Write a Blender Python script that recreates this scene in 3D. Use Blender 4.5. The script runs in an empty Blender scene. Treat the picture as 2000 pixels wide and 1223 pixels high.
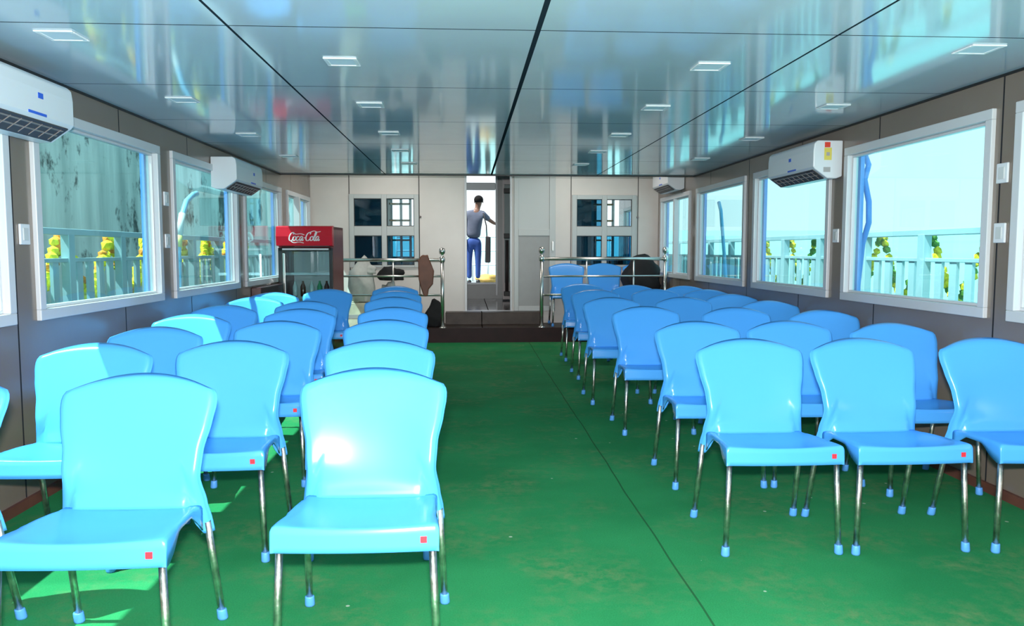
import bpy, bmesh, math, random
from mathutils import Vector, Matrix
random.seed(7)
C = bpy.context.scene.collection
S = bpy.context.scene
rad = math.radians

# ------------------------------------------------------------------ camera
PITCH, YAW, CAMH = rad(4.502), rad(3.254), 1.25
F_ = Vector((math.sin(YAW)*math.cos(PITCH), math.cos(YAW)*math.cos(PITCH), -math.sin(PITCH)))
R_ = Vector((math.cos(YAW), -math.sin(YAW), 0)); U_ = R_.cross(F_)
cam = bpy.data.cameras.new('camera'); camo = bpy.data.objects.new('camera', cam); C.objects.link(camo)
cam.sensor_width = 36; cam.lens = 1543/2000*36; cam.clip_start = .05; cam.clip_end = 6000
m3 = Matrix((R_, U_, -F_)).transposed()
camo.matrix_world = Matrix.Translation((0, 0, CAMH)) @ m3.to_4x4()
S.camera = camo
# ------------------------------------------------------------------ colour management
vs = S.view_settings
vs.view_transform = 'Standard'; vs.look = 'None'; vs.gamma = 1; vs.use_curve_mapping = False
vs.exposure = 0.0
# ------------------------------------------------------------------ sky
w = bpy.data.worlds.new('sky'); S.world = w; w.use_nodes = True
nt = w.node_tree; nt.nodes.clear()
o_ = nt.nodes.new('ShaderNodeOutputWorld'); b_ = nt.nodes.new('ShaderNodeBackground')
tc = nt.nodes.new('ShaderNodeTexCoord'); sx = nt.nodes.new('ShaderNodeSeparateXYZ'); cr = nt.nodes.new('ShaderNodeValToRGB')
nt.links.new(tc.outputs['Generated'], sx.inputs[0]); nt.links.new(sx.outputs[2], cr.inputs[0])
cr.color_ramp.elements[0].position = 0.0; cr.color_ramp.elements[0].color = (.92, .97, 1, 1)
cr.color_ramp.elements[1].position = .8; cr.color_ramp.elements[1].color = (.55, .78, 1, 1)
nt.links.new(cr.outputs[0], b_.inputs[0]); b_.inputs[1].default_value = 1.38
nt.links.new(b_.outputs[0], o_.inputs[0])
# ------------------------------------------------------------------ sun through the port windows
sl = bpy.data.lights.new('sun', 'SUN'); so = bpy.data.objects.new('sun', sl); C.objects.link(so)
sl.energy = 13.0; sl.angle = rad(.6); sl.color = (1, .96, .9)
so.rotation_euler = Vector((1, .42, -1.87)).to_track_quat('-Z', 'Y').to_euler(); so.location = (-6, -2, 9)
# the flash gun on the camera
fl = bpy.data.lights.new('camera_flash', 'AREA'); fo = bpy.data.objects.new('camera_flash', fl); C.objects.link(fo)
fl.shape = 'RECTANGLE'; fl.size = .09; fl.size_y = .05; fl.energy = 235; fl.color = (1, .98, .96)
fo.location = (0.0, -.02, CAMH+.14); fo.rotation_euler = F_.to_track_quat('-Z', 'Y').to_euler()

# ------------------------------------------------------------------ dimensions
XL, XR, ZC = -2.15, 2.70, 2.135
YB, YE, YD, YBOW, YA = 11.10, 9.35, 10.36, 14.0, -2.0
PZ = .235
def floor_z(y): return .045*(max(0, min(1, (y-4)/6.3)))**2

# ------------------------------------------------------------------ materials
def newmat(name):
    m = bpy.data.materials.new(name); m.use_nodes = True
    return m, m.node_tree, m.node_tree.nodes['Principled BSDF']
def srgb(r, g, b):
    f = lambda c: (c/255/12.92) if c/255 <= .04045 else ((c/255+.055)/1.055)**2.4
    return (f(r), f(g), f(b), 1)
def mat(name, col, rough=.5, metal=0, noise=0, nscale=8, bump=0, spec=.5, coat=0, stretch=None):
    m, t, p = newmat(name)
    p.inputs['Base Color'].default_value = col; p.inputs['Roughness'].default_value = rough
    p.inputs['Metallic'].default_value = metal; p.inputs['Specular IOR Level'].default_value = spec
    p.inputs['Coat Weight'].default_value = coat; p.inputs['Coat Roughness'].default_value = .04
    if noise or bump:
        tc = t.nodes.new('ShaderNodeTexCoord'); mp = t.nodes.new('ShaderNodeMapping'); n = t.nodes.new('ShaderNodeTexNoise')
        if stretch: mp.inputs['Scale'].default_value = stretch
        n.inputs['Scale'].default_value = nscale; n.inputs['Detail'].default_value = 5
        t.links.new(tc.outputs['Object'], mp.inputs[0]); t.links.new(mp.outputs[0], n.inputs['Vector'])
        if noise:
            mx = t.nodes.new('ShaderNodeMix'); mx.data_type = 'RGBA'; mx.blend_type = 'MULTIPLY'
            mr = t.nodes.new('ShaderNodeMapRange'); mr.inputs[1].default_value = .3; mr.inputs[2].default_value = .7
            mr.inputs[3].default_value = 1-noise; mr.inputs[4].default_value = 1+noise*.4
            t.links.new(n.outputs['Fac'], mr.inputs[0]); mx.inputs['Factor'].default_value = 1
            mx.inputs['A'].default_value = col; t.links.new(mr.outputs[0], mx.inputs['B'])
            t.links.new(mx.outputs['Result'], p.inputs['Base Color'])
        if bump:
            b = t.nodes.new('ShaderNodeBump'); b.inputs['Strength'].default_value = bump; b.inputs['Distance'].default_value = .01
            t.links.new(n.outputs['Fac'], b.inputs['Height']); t.links.new(b.outputs[0], p.inputs['Normal'])
    return m
def math_node(t, op, a, b=None, c=None):
    n = t.nodes.new('ShaderNodeMath'); n.operation = op
    for i, v in enumerate((a, b, c)):
        if v is None: continue
        if isinstance(v, (int, float)): n.inputs[i].default_value = v
        else: t.links.new(v, n.inputs[i])
    return n.outputs[0]
def groove_mat(name, col, dark, rough, spec, lines, noise=.06, metal=0, coat=0, nscale=3, bump=0):
    """panelled sheet: lines = list of (axis, offset, pitch or None, half width): joints between the panels"""
    m, t, p = newmat(name)
    tc = t.nodes.new('ShaderNodeTexCoord'); s = t.nodes.new('ShaderNodeSeparateXYZ'); t.links.new(tc.outputs['Object'], s.inputs[0])
    acc = None
    for ax, off, pitch, hw in lines:
        v = s.outputs[ax]
        v = math_node(t, 'SUBTRACT', v, off)
        if pitch:
            v = math_node(t, 'PINGPONG', v, pitch/2) if False else math_node(t, 'SUBTRACT', math_node(t, 'MODULO', math_node(t, 'ADD', v, pitch*40.5), pitch), pitch/2)
        v = math_node(t, 'ABSOLUTE', v); v = math_node(t, 'LESS_THAN', v, hw)
        acc = v if acc is None else math_node(t, 'MAXIMUM', acc, v)
    n = t.nodes.new('ShaderNodeTexNoise'); n.inputs['Scale'].default_value = nscale; n.inputs['Detail'].default_value = 4
    t.links.new(tc.outputs['Object'], n.inputs['Vector'])
    mr = t.nodes.new('ShaderNodeMapRange'); mr.inputs[1].default_value = .3; mr.inputs[2].default_value = .7
    mr.inputs[3].default_value = 1-noise; mr.inputs[4].default_value = 1+noise*.5; t.links.new(n.outputs['Fac'], mr.inputs[0])
    mm = t.nodes.new('ShaderNodeMix'); mm.data_type = 'RGBA'; mm.blend_type = 'MULTIPLY'; mm.inputs['Factor'].default_value = 1
    mm.inputs['A'].default_value = col; t.links.new(mr.outputs[0], mm.inputs['B'])
    mx = t.nodes.new('ShaderNodeMix'); mx.data_type = 'RGBA'; t.links.new(acc, mx.inputs['Factor'])
    t.links.new(mm.outputs['Result'], mx.inputs['A']); mx.inputs['B'].default_value = dark
    t.links.new(mx.outputs['Result'], p.inputs['Base Color'])
    t.links.new(math_node(t, 'MAXIMUM', math_node(t, 'MULTIPLY', acc, .8), rough), p.inputs['Roughness'])
    p.inputs['Metallic'].default_value = metal; p.inputs['Coat Weight'].default_value = coat; p.inputs['Coat Roughness'].default_value = .03
    t.links.new(math_node(t, 'MULTIPLY', math_node(t, 'SUBTRACT', 1, acc), spec), p.inputs['Specular IOR Level'])
    if bump:
        n2 = t.nodes.new('ShaderNodeTexNoise'); n2.inputs['Scale'].default_value = 1.1
        t.links.new(tc.outputs['Object'], n2.inputs['Vector'])
        b = t.nodes.new('ShaderNodeBump'); b.inputs['Strength'].default_value = bump; b.inputs['Distance'].default_value = .02
        t.links.new(n2.outputs['Fac'], b.inputs['Height']); t.links.new(b.outputs[0], p.inputs['Normal'])
    return m
def glass_mat(name, tint, refl=1.0, rough=0.0):
    m = bpy.data.materials.new(name); m.use_nodes = True; t = m.node_tree; t.nodes.clear()
    o = t.nodes.new('ShaderNodeOutputMaterial'); a = t.nodes.new('ShaderNodeBsdfTransparent'); g = t.nodes.new('ShaderNodeBsdfGlossy')
    mx = t.nodes.new('ShaderNodeMixShader'); lw = t.nodes.new('ShaderNodeLayerWeight'); lw.inputs[0].default_value = .5
    a.inputs[0].default_value = tint; g.inputs['Roughness'].default_value = rough; g.inputs[0].default_value = (.9*refl, .95*refl, refl, 1)
    t.links.new(math_node(t, 'MULTIPLY_ADD', math_node(t, 'POWER', lw.outputs['Facing'], 5), .9, .03), mx.inputs[0]); t.links.new(a.outputs[0], mx.inputs[1]); t.links.new(g.outputs[0], mx.inputs[2])
    t.links.new(mx.outputs[0], o.inputs[0]); return m
def carpet_mat():
    m, t, p = newmat('green carpet')
    tc = t.nodes.new('ShaderNodeTexCoord'); s = t.nodes.new('ShaderNodeSeparateXYZ'); t.links.new(tc.outputs['Object'], s.inputs[0])
    def noise(scale, detail=4, vec=None, rough=.5):
        n = t.nodes.new('ShaderNodeTexNoise'); n.inputs['Scale'].default_value = scale; n.inputs['Detail'].default_value = detail
        n.inputs['Roughness'].default_value = rough
        t.links.new(vec or tc.outputs['Object'], n.inputs['Vector']); return n.outputs['Fac']
    def ramp(v, a, b, lo=0, hi=1):
        r = t.nodes.new('ShaderNodeMapRange'); r.inputs[1].default_value = a; r.inputs[2].default_value = b
        r.inputs[3].default_value = lo; r.inputs[4].default_value = hi; t.links.new(v, r.inputs[0]); return r.outputs[0]
    def mix(fac, A, B, mode='MIX'):
        x = t.nodes.new('ShaderNodeMix'); x.data_type = 'RGBA'; x.blend_type = mode
        for k, v in (('Factor', fac), ('A', A), ('B', B)):
            if isinstance(v, (int, float, tuple)): x.inputs[k].default_value = v
            else: t.links.new(v, x.inputs[k])
        return x.outputs['Result']
    base = mix(ramp(noise(1.3, 6), .35, .65), (.018, .205, .068, 1), (.030, .275, .094, 1))
    base = mix(ramp(noise(180, 2), .3, .7, 0, .35), base, (.008, .11, .035, 1))
    # trodden, dusty patches
    d = math_node(t, 'MULTIPLY', ramp(noise(1.9, 7, None, .65), .46, .68), ramp(noise(14, 6, None, .7), .42, .62))
    base = mix(math_node(t, 'MULTIPLY', d, .55), base, (.19, .22, .10, 1))
    # thin pale scuffs, stretched along the aisle
    mp = t.nodes.new('ShaderNodeMapping'); mp.inputs['Scale'].default_value = (3.2, 1, 1); mp.inputs['Rotation'].default_value = (0, 0, .5)
    t.links.new(tc.outputs['Object'], mp.inputs[0])
    sc = ramp(noise(9, 8, mp.outputs[0], .75), .68, .72)
    base = mix(math_node(t, 'MULTIPLY', sc, .5), base, (.45, .42, .28, 1))
    # specks of lint
    v = t.nodes.new('ShaderNodeTexVoronoi'); v.inputs['Scale'].default_value = 4.6; t.links.new(tc.outputs['Object'], v.inputs['Vector'])
    sp = math_node(t, 'LESS_THAN', v.outputs['Distance'], .038)
    base = mix(math_node(t, 'MULTIPLY', sp, .6), base, (.55, .6, .5, 1))
    # seams between carpet lengths: wandering a little
    wob = math_node(t, 'MULTIPLY', math_node(t, 'SUBTRACT', noise(.7, 2), .5), .06)
    acc = None
    for x0 in (.815,):
        e = math_node(t, 'ABSOLUTE', math_node(t, 'SUBTRACT', math_node(t, 'ADD', s.outputs[0], wob), x0))
        e = math_node(t, 'LESS_THAN', e, .0042); acc = e
    base = mix(math_node(t, 'MULTIPLY', acc, .75), base, (.012, .06, .02, 1))
    t.links.new(base, p.inputs['Base Color']); p.inputs['Roughness'].default_value = .85; p.inputs['Specular IOR Level'].default_value = .12
    b = t.nodes.new('ShaderNodeBump'); b.inputs['Strength'].default_value = .25; b.inputs['Distance'].default_value = .004
    t.links.new(noise(160, 2), b.inputs['Height']); t.links.new(b.outputs[0], p.inputs['Normal'])
    return m
def concrete_mat():
    m, t, p = newmat('stained concrete')
    tc = t.nodes.new('ShaderNodeTexCoord')
    def noise(scale, sc, detail=6, rough=.6):
        mp = t.nodes.new('ShaderNodeMapping'); mp.inputs['Scale'].default_value = sc; t.links.new(tc.outputs['Object'], mp.inputs[0])
        n = t.nodes.new('ShaderNodeTexNoise'); n.inputs['Scale'].default_value = scale; n.inputs['Detail'].default_value = detail
        n.inputs['Roughness'].default_value = rough; t.links.new(mp.outputs[0], n.inputs['Vector']); return n.outputs['Fac']
    r = t.nodes.new('ShaderNodeValToRGB'); t.links.new(noise(2.2, (1, 1, .12)), r.inputs[0])
    e = r.color_ramp.elements; e[0].position = .3; e[0].color = (.30, .36, .34, 1); e[1].position = .68; e[1].color = (.72, .75, .70, 1)
    r2 = t.nodes.new('ShaderNodeValToRGB'); t.links.new(noise(1.6, (1, 1, .7), 8, .7), r2.inputs[0])
    e = r2.color_ramp.elements; e[0].position = .545; e[0].color = (0, 0, 0, 1); e[1].position = .62; e[1].color = (1, 1, 1, 1)
    mx = t.nodes.new('ShaderNodeMix'); mx.data_type = 'RGBA'; t.links.new(r2.outputs[0], mx.inputs['Factor'])
    t.links.new(r.outputs[0], mx.inputs['A']); mx.inputs['B'].default_value = (.03, .05, .045, 1)
    t.links.new(mx.outputs['Result'], p.inputs['Base Color']); p.inputs['Roughness'].default_value = .9
    return m

M = {}
M['ceiling'] = groove_mat('glossy ceiling sheet', (.56, .66, .74, 1), (.02, .03, .04, 1), .085, .8,
    [(0, -.94, None, .006), (0, .29, None, .011), (0, 1.53, None, .006), (1, 3.25, 1.15, .0045)], noise=.04, bump=.10)
M['ceiling_plain'] = mat('white ceiling', (.6, .6, .58, 1), .4)
M['wall'] = groove_mat('taupe wall sheet', (.20, .158, .130, 1), (.03, .03, .035, 1), .22, .7, [(1, 5.1, 1.2, .006)], noise=.05)
M['pale_wall'] = groove_mat('pale bulkhead sheet', (.70, .655, .62, 1), (.12, .11, .11, 1), .32, .4,
    [(0, -1.62, None, .007), (0, -.66, None, .007), (0, 1.46, None, .006), (0, 2.41, None, .006)], noise=.05)
M['maroon'] = mat('maroon laminate', (.055, .012, .014, 1), .3, noise=.2, nscale=5)
M['skirting'] = mat('red brown skirting', (.13, .045, .03, 1), .6, noise=.3)
M['carpet'] = carpet_mat()
M['white_alu'] = mat('white window aluminium', (.62, .63, .66, 1), .3)
M['grey_alu'] = mat('pale grey door aluminium', (.5, .53, .53, 1), .35)
M['door_panel'] = mat('grey door panel', (.30, .31, .31, 1), .35, noise=.05)
M['glass'] = glass_mat('teal window glass', (.75, .975, .975, 1))
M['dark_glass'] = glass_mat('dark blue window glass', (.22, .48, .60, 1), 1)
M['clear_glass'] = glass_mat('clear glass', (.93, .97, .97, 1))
M['cooler_glass'] = glass_mat('cooler glass', (.82, .92, .93, 1))
M['seal'] = mat('blue window seal', (.10, .30, .78, 1), .4)
M['rubber'] = mat('black rubber', (.012, .012, .013, 1), .5)
M['plastic'] = mat('sky blue moulded plastic', (.075, .37, .90, 1), .25, spec=.4)
M['cap'] = mat('blue foot cap plastic', (.10, .36, .85, 1), .4)
M['chrome'] = mat('chair leg chrome', (.74, .71, .66, 1), .33, 1, noise=.5, nscale=28, bump=.3)
M['steel'] = mat('polished stainless steel', (.78, .75, .72, 1), .28, 1, noise=.1, nscale=9)
M['sticker'] = mat('red sticker', (.85, .03, .05, 1), .4)
M['white_plastic'] = mat('white plastic', (.74, .76, .80, 1), .3)
M['cream_plastic'] = mat('off white plastic', (.6, .62, .62, 1), .4)
M['blue_mark'] = mat('blue print', (.03, .12, .65, 1), .4)
M['yellow_mark'] = mat('yellow label', (.75, .62, .12, 1), .5)
M['red_mark'] = mat('red label', (.75, .06, .03, 1), .5)
M['grey_print'] = mat('grey print', (.4, .38, .38, 1), .5)
M['vent_dark'] = mat('dark air outlet', (.045, .035, .035, 1), .5)
M['handle_grey'] = mat('grey metal', (.40, .35, .35, 1), .35)
M['vane'] = mat('grey louvre vane', (.24, .205, .20, 1), .35)
M['lamp_frame'] = mat('white lamp frame', (.8, .82, .84, 1), .35)
M['diffuser'] = mat('pale lamp diffuser', (.72, .80, .86, 1), .5)
M['rail_paint'] = mat('pale blue railing paint', (.36, .50, .55, 1), .4, noise=.12, nscale=3)
M['deck'] = mat('grey painted deck', (.2, .24, .25, 1), .6, noise=.25, nscale=3)
M['marigold'] = mat('yellow marigold', (.85, .60, .02, 1), .8, noise=.5, nscale=30)
M['yellow_bloom'] = mat('bright yellow blossom', (.95, .80, .02, 1), .8, noise=.3, nscale=30)
M['orange_bloom'] = mat('orange blossom', (.9, .30, .02, 1), .8, noise=.4, nscale=30)
M['leaf'] = mat('garland leaf', (.10, .24, .03, 1), .7, noise=.4, nscale=30)
M['concrete'] = concrete_mat()
M['sea'] = mat('turquoise sea', (.22, .49, .50, 1), .4, noise=.10, nscale=.02, spec=.2)
M['wood_step'] = groove_mat('brown step planks', (.065, .046, .038, 1), (.008, .006, .006, 1), .4, .25, [(0, .2, 1.15, .006), (1, 10.62, .14, .004)], noise=.35, nscale=6)
M['step_riser'] = mat('dark red step riser', (.028, .007, .008, 1), .45, spec=.2, noise=.35, nscale=5)
M['tile'] = groove_mat('wet corridor sheet', (.16, .13, .12, 1), (.03, .02, .02, 1), .12, .6, [(0, .3, None, .006), (1, 12.1, .5, .006)], noise=.3, nscale=4)
M['fridge_red'] = mat('glossy red cooler panel', (.62, .008, .025, 1), .25)
M['fridge_side'] = mat('maroon cooler side', (.17, .018, .025, 1), .3, noise=.2, nscale=3)
M['fridge_black'] = mat('black cooler trim', (.02, .022, .025, 1), .3)
M['fridge_white'] = mat('white lettering', (.85, .8, .82, 1), .4)
M['shelf_wire'] = mat('cooler wire shelf', (.6, .65, .66, 1), .3, .6)
M['cooler_inside'] = mat('grey cooler lining', (.55, .63, .64, 1), .5)
M['black_cloth'] = mat('black cloth', (.012, .012, .014, 1), .8, noise=.3, bump=.4)
M['white_sack'] = mat('white woven sack', (.55, .57, .54, 1), .7, noise=.2, bump=.5)
M['brown_leather'] = mat('brown leather', (.17, .055, .028, 1), .5, noise=.3, bump=.3)
M['carton'] = mat('cream carton', (.72, .68, .52, 1), .6, noise=.25, nscale=10)
M['shirt'] = mat('slate blue shirt', (.075, .09, .135, 1), .8, noise=.2)
M['jeans'] = mat('blue jeans', (.015, .055, .24, 1), .8, noise=.25)
M['skin'] = mat('brown skin', (.14, .065, .04, 1), .55)
M['hair'] = mat('black hair', (.008, .007, .007, 1), .9, spec=.1)
M['hose'] = mat('pale blue hose', (.22, .55, .85, 1), .4)
M['tape'] = mat('yellow wrapping tape', (.8, .75, .25, 1), .6)
M['tan_sack'] = mat('tan sack', (.5, .34, .09, 1), .8, noise=.3, bump=.4)
M['green_tarp'] = mat('dark green tarpaulin', (.01, .07, .04, 1), .6, noise=.3, bump=.4)
M['blue_tarp'] = mat('blue tarpaulin', (.01, .05, .30, 1), .5, noise=.3, bump=.4)
M['room'] = mat('dim cabin lining', (.20, .24, .26, 1), .6, noise=.2, nscale=2)
M['timber'] = mat('varnished timber', (.55, .33, .14, 1), .4, noise=.3)
M['white_paint'] = mat('white paint', (.75, .77, .78, 1), .4)

# ------------------------------------------------------------------ mesh helpers
def mesh_obj(name, bm, material, parent=None, smooth=False, bevel=0, loc=None):
    me = bpy.data.meshes.new(name)
    bmesh.ops.recalc_face_normals(bm, faces=bm.faces)
    bm.to_mesh(me); bm.free()
    mats = material if isinstance(material, (list, tuple)) else [material]
    for mm in mats: me.materials.append(mm)
    if smooth:
        for p in me.polygons: p.use_smooth = True
    o = bpy.data.objects.new(name, me); C.objects.link(o)
    if bevel:
        b = o.modifiers.new('bevel', 'BEVEL'); b.width = bevel; b.segments = 2; b.limit_method = 'ANGLE'; b.angle_limit = rad(40)
    if parent: o.parent = parent
    if loc: o.location = loc
    return o
def BM(): return bmesh.new()
def box(bm, x0, x1, y0, y1, z0, z1, mi=0):
    v = [bm.verts.new(p) for p in ((x0,y0,z0),(x1,y0,z0),(x1,y1,z0),(x0,y1,z0),(x0,y0,z1),(x1,y0,z1),(x1,y1,z1),(x0,y1,z1))]
    for f in ((0,3,2,1),(4,5,6,7),(0,1,5,4),(1,2,6,5),(2,3,7,6),(3,0,4,7)):
        fc = bm.faces.new([v[i] for i in f]); fc.material_index = mi
    return v
def prism(bm, pts, axis, a0, a1, mi=0):
    """closed polygon pts (2D) extruded along axis from a0 to a1"""
    def P(u, v, a): return {'x': (a, u, v), 'y': (u, a, v), 'z': (u, v, a)}[axis]
    A = [bm.verts.new(P(u, v, a0)) for u, v in pts]; B = [bm.verts.new(P(u, v, a1)) for u, v in pts]
    n = len(pts)
    fs = [bm.faces.new(A), bm.faces.new(B[::-1])]
    for i in range(n): fs.append(bm.faces.new((A[i], A[(i+1) % n], B[(i+1) % n], B[i])))
    for f in fs: f.material_index = mi
def tube(bm, pts, r, n=10, cap=True, mi=0):
    pts = [Vector(p) for p in pts]; rings = []
    rr = r if isinstance(r, (list, tuple)) else [r]*len(pts)
    up = None
    for i, p in enumerate(pts):
        d = (pts[min(i+1, len(pts)-1)] - pts[max(i-1, 0)]).normalized()
        if up is None: up = Vector((0, 0, 1)) if abs(d.z) < .9 else Vector((0, 1, 0))
        a = d.cross(up).normalized(); b = a.cross(d).normalized(); up = b
        rings.append([bm.verts.new(p + rr[i]*(math.cos(2*math.pi*k/n)*a + math.sin(2*math.pi*k/n)*b)) for k in range(n)])
    for i in range(len(rings)-1):
        for k in range(n):
            f = bm.faces.new((rings[i][k], rings[i][(k+1) % n], rings[i+1][(k+1) % n], rings[i+1][k])); f.material_index = mi
    if cap:
        bm.faces.new(rings[0][::-1]).material_index = mi; bm.faces.new(rings[-1]).material_index = mi
def ball(bm, c, r, sub=1, mi=0, jit=0, sc=(1, 1, 1)):
    g = bmesh.ops.create_icosphere(bm, subdivisions=sub, radius=r)
    for v in g['verts']:
        j = 1+random.uniform(-jit, jit)
        v.co = Vector((v.co.x*sc[0]*j, v.co.y*sc[1]*j, v.co.z*sc[2]*j)) + Vector(c)
        for f in v.link_faces: f.material_index = mi
def lathe(bm, c, prof, n=20, mi=0):
    rings = []
    for r, z in prof: rings.append([bm.verts.new((c[0]+r*math.cos(2*math.pi*k/n), c[1]+r*math.sin(2*math.pi*k/n), c[2]+z)) for k in range(n)])
    for i in range(len(rings)-1):
        for k in range(n): bm.faces.new((rings[i][k], rings[i][(k+1) % n], rings[i+1][(k+1) % n], rings[i+1][k])).material_index = mi
    bm.faces.new(rings[0][::-1]).material_index = mi; bm.faces.new(rings[-1]).material_index = mi
def tag(o, label, cat, group=None, kind=None):
    o['label'] = label; o['category'] = cat
    if group: o['group'] = group
    if kind: o['kind'] = kind
    return o
def thing(name, label, cat, loc=(0, 0, 0), rz=0, group=None):
    o = bpy.data.objects.new(name, None); C.objects.link(o); o.empty_display_size = .1
    o.location = loc; o.rotation_euler = (0, 0, rz)
    return tag(o, label, cat, group)
def struct(o, cat='structure'):
    o['kind'] = 'structure'; return o
KIDS = {}
def dup(root, loc, rz=0, label=None, group=None):
    r = root.copy(); C.objects.link(r); r.location = loc; r.rotation_euler = (0, 0, rz)
    if label: r['label'] = label
    if group: r['group'] = group
    for ch in list(root.children):
        c = ch.copy(); C.objects.link(c); c.parent = r
        for g in list(ch.children):
            d = g.copy(); C.objects.link(d); d.parent = c
    return r

# ------------------------------------------------------------------ floor
bm = BM(); ny = 60
ys = [YA + (YD+.02-YA)*i/ny for i in range(ny+1)]
rows = [[bm.verts.new((x, y, floor_z(y))) for x in (XL, -.5, .8, XR)] for y in ys]
for i in range(ny):
    for k in range(3): bm.faces.new((rows[i][k], rows[i][k+1], rows[i+1][k+1], rows[i+1][k]))
ret = bmesh.ops.extrude_face_region(bm, geom=bm.faces[:])
for v in [g for g in ret['geom'] if isinstance(g, bmesh.types.BMVert)]: v.co.z -= .1
struct(mesh_obj('floor', bm, M['carpet']))
# raised fore platform and the two steps
bm = BM(); box(bm, XL, XR, YD+.02, YB+.06, -.1, PZ); struct(mesh_obj('trim_1', bm, M['wood_step']))
bm = BM(); box(bm, XL, XR, YD, YD+.02, -.1, PZ-.012); box(bm, XL, XR, YD-.012, YD+.03, PZ-.02, PZ+.003)
struct(mesh_obj('trim_2', bm, M['step_riser']))
bm = BM(); box(bm, -.30, 1.02, YB-.26, YB, PZ, .405); o = mesh_obj('entrance_step', bm, M['wood_step'], bevel=.006)
tag(o, 'low brown plank step below the open doorway', 'step')

# ------------------------------------------------------------------ side walls
ZW0, ZW1 = .90, 1.975
WIN_L = [(-1.9, -.1), (.1, 1.83), (2.03, 3.86), (4.07, 5.70), (5.93, 7.58), (7.80, 9.33), (9.62, 11.0), (11.6, 13.5)]
WIN_R = [(-1.9, -.1), (.1, 1.83), (2.03, 3.78), (3.95, 5.54), (5.76, 7.34), (7.56, 9.20), (9.45, 10.92), (11.6, 13.5)]  # foremost entry per side: unseen window added to light the forward cabin
def side_wall(name, X, s, wins):
    bm = BM(); t = .09
    x0, x1 = (X-t, X) if s < 0 else (X, X+t)
    yend = YBOW
    box(bm, x0, x1, YA, yend, -.1, ZW0)
    box(bm, x0, x1, YA, YE, ZW1, ZC+.02); box(bm, x0, x1, YE, yend, ZW1, 2.62)
    y = YA
    for a, b in wins:
        box(bm, x0, x1, y, a, ZW0, ZW1); y = b
    box(bm, x0, x1, y, yend, ZW0, ZW1)
    struct(mesh_obj(name, bm, M['wall']))
side_wall('wall_left', XL, -1, WIN_L); side_wall('wall_right', XR, 1, WIN_R)
# skirtings
for nm, x0, x1 in (('baseboard_left', XL, XL+.018), ('baseboard_right', XR-.018, XR)):
    bm = BM(); box(bm, x0, x1, YA, YD, -.02, .05); struct(mesh_obj(nm, bm, M['skirting']))
# maroon ledge by the cooler
bm = BM(); box(bm, XL, XL+.10, 8.0, 8.93, 0.02, .885)
tag(mesh_obj('wall_ledge', bm, M['maroon'], bevel=.008), 'dark maroon boxed ledge under the left window beside the cooler', 'ledge')

wn = 0
def window(X, s, a, b):
    global wn; wn += 1
    inner = -s
    # frame: aluminium section standing proud of the wall on the cabin side
    f = .055; p0, p1 = X - s*.022, X + s*.06
    xa, xb = min(p0, p1), max(p0, p1)
    bm = BM()
    z0, z1 = ZW0-.0, ZW1
    box(bm, xa, xb, a, b, z0, z0+f); box(bm, xa, xb, a, b, z1-f, z1)
    box(bm, xa, xb, a, a+f, z0+f, z1-f); box(bm, xa, xb, b-f, b, z0+f, z1-f)
    # inner lip
    l = .016; q0, q1 = X + s*.012, X + s*.05; qa, qb = min(q0, q1), max(q0, q1)
    A, B, Z0, Z1 = a+f, b-f, z0+f, z1-f
    box(bm, qa, qb, A, B, Z0, Z0+l); box(bm, qa, qb, A, B, Z1-l, Z1); box(bm, qa, qb, A, A+l, Z0+l, Z1-l); box(bm, qa, qb, B-l, B, Z0+l, Z1-l)
    o = struct(mesh_obj('window_%d' % wn, bm, M['white_alu'], bevel=.004))
    bm = BM(); g = X + s*.034; box(bm, min(g, g+s*.006), max(g, g+s*.006), A+l-.004, B-l+.004, Z0+l-.004, Z1-l+.004)
    mesh_obj('glass', bm, M['glass'], o)
    # blue seal strips at the outer reveal
    bm = BM(); g0, g1 = X + s*.06, X + s*.088; ga, gb = min(g0, g1), max(g0, g1)
    box(bm, ga, gb, b-f-.03, b-.02, Z0, Z1)
    box(bm, ga, gb, a+.02, a+f+.012, Z0, Z1)
    mesh_obj('seal', bm, M['seal'], o)
    return o
for a, b in WIN_L: window(XL, -1, a, b)
for a, b in WIN_R: window(XR, 1, a, b)
# mullion in the last windows
for X, s, a, b, n in ((XL, -1, 9.62, 11.0, 7), (XR, 1, 9.45, 10.92, 15)):
    bm = BM(); c = (a+b)/2 - (.0 if s > 0 else .15); box(bm, X-.02, X+.05, c-.03, c+.03, ZW0+.05, ZW1-.05)
    mesh_obj('mullion', bm, M['white_alu'], bpy.data.objects['window_%d' % n])

# ------------------------------------------------------------------ ceilings
bm = BM(); box(bm, XL-.09, XR+.09, YA, YE, ZC, ZC+.1)
struct(mesh_obj('ceiling', bm, M['ceiling']))
bm = BM(); box(bm, XL-.09, XR+.09, YE, YE+.03, ZC, 2.70); struct(mesh_obj('trim_3', bm, M['pale_wall']))
bm = BM(); box(bm, XL-.09, XR+.09, YE+.03, YBOW+.05, 2.62, 2.70); struct(mesh_obj('trim_4', bm, M['ceiling_plain']))
bm = BM(); box(bm, XL, XR, YE-.03, YE, ZC-.012, ZC); struct(mesh_obj('trim_5', bm, M['rubber']))
# dark corner strips along the ceiling
for i, (x0, x1) in enumerate(((XL, XL+.01), (XR-.01, XR))):
    bm = BM(); box(bm, x0, x1, YA, YE, ZC-.012, ZC); struct(mesh_obj('trim_%d' % (6+i), bm, M['rubber']))

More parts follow.
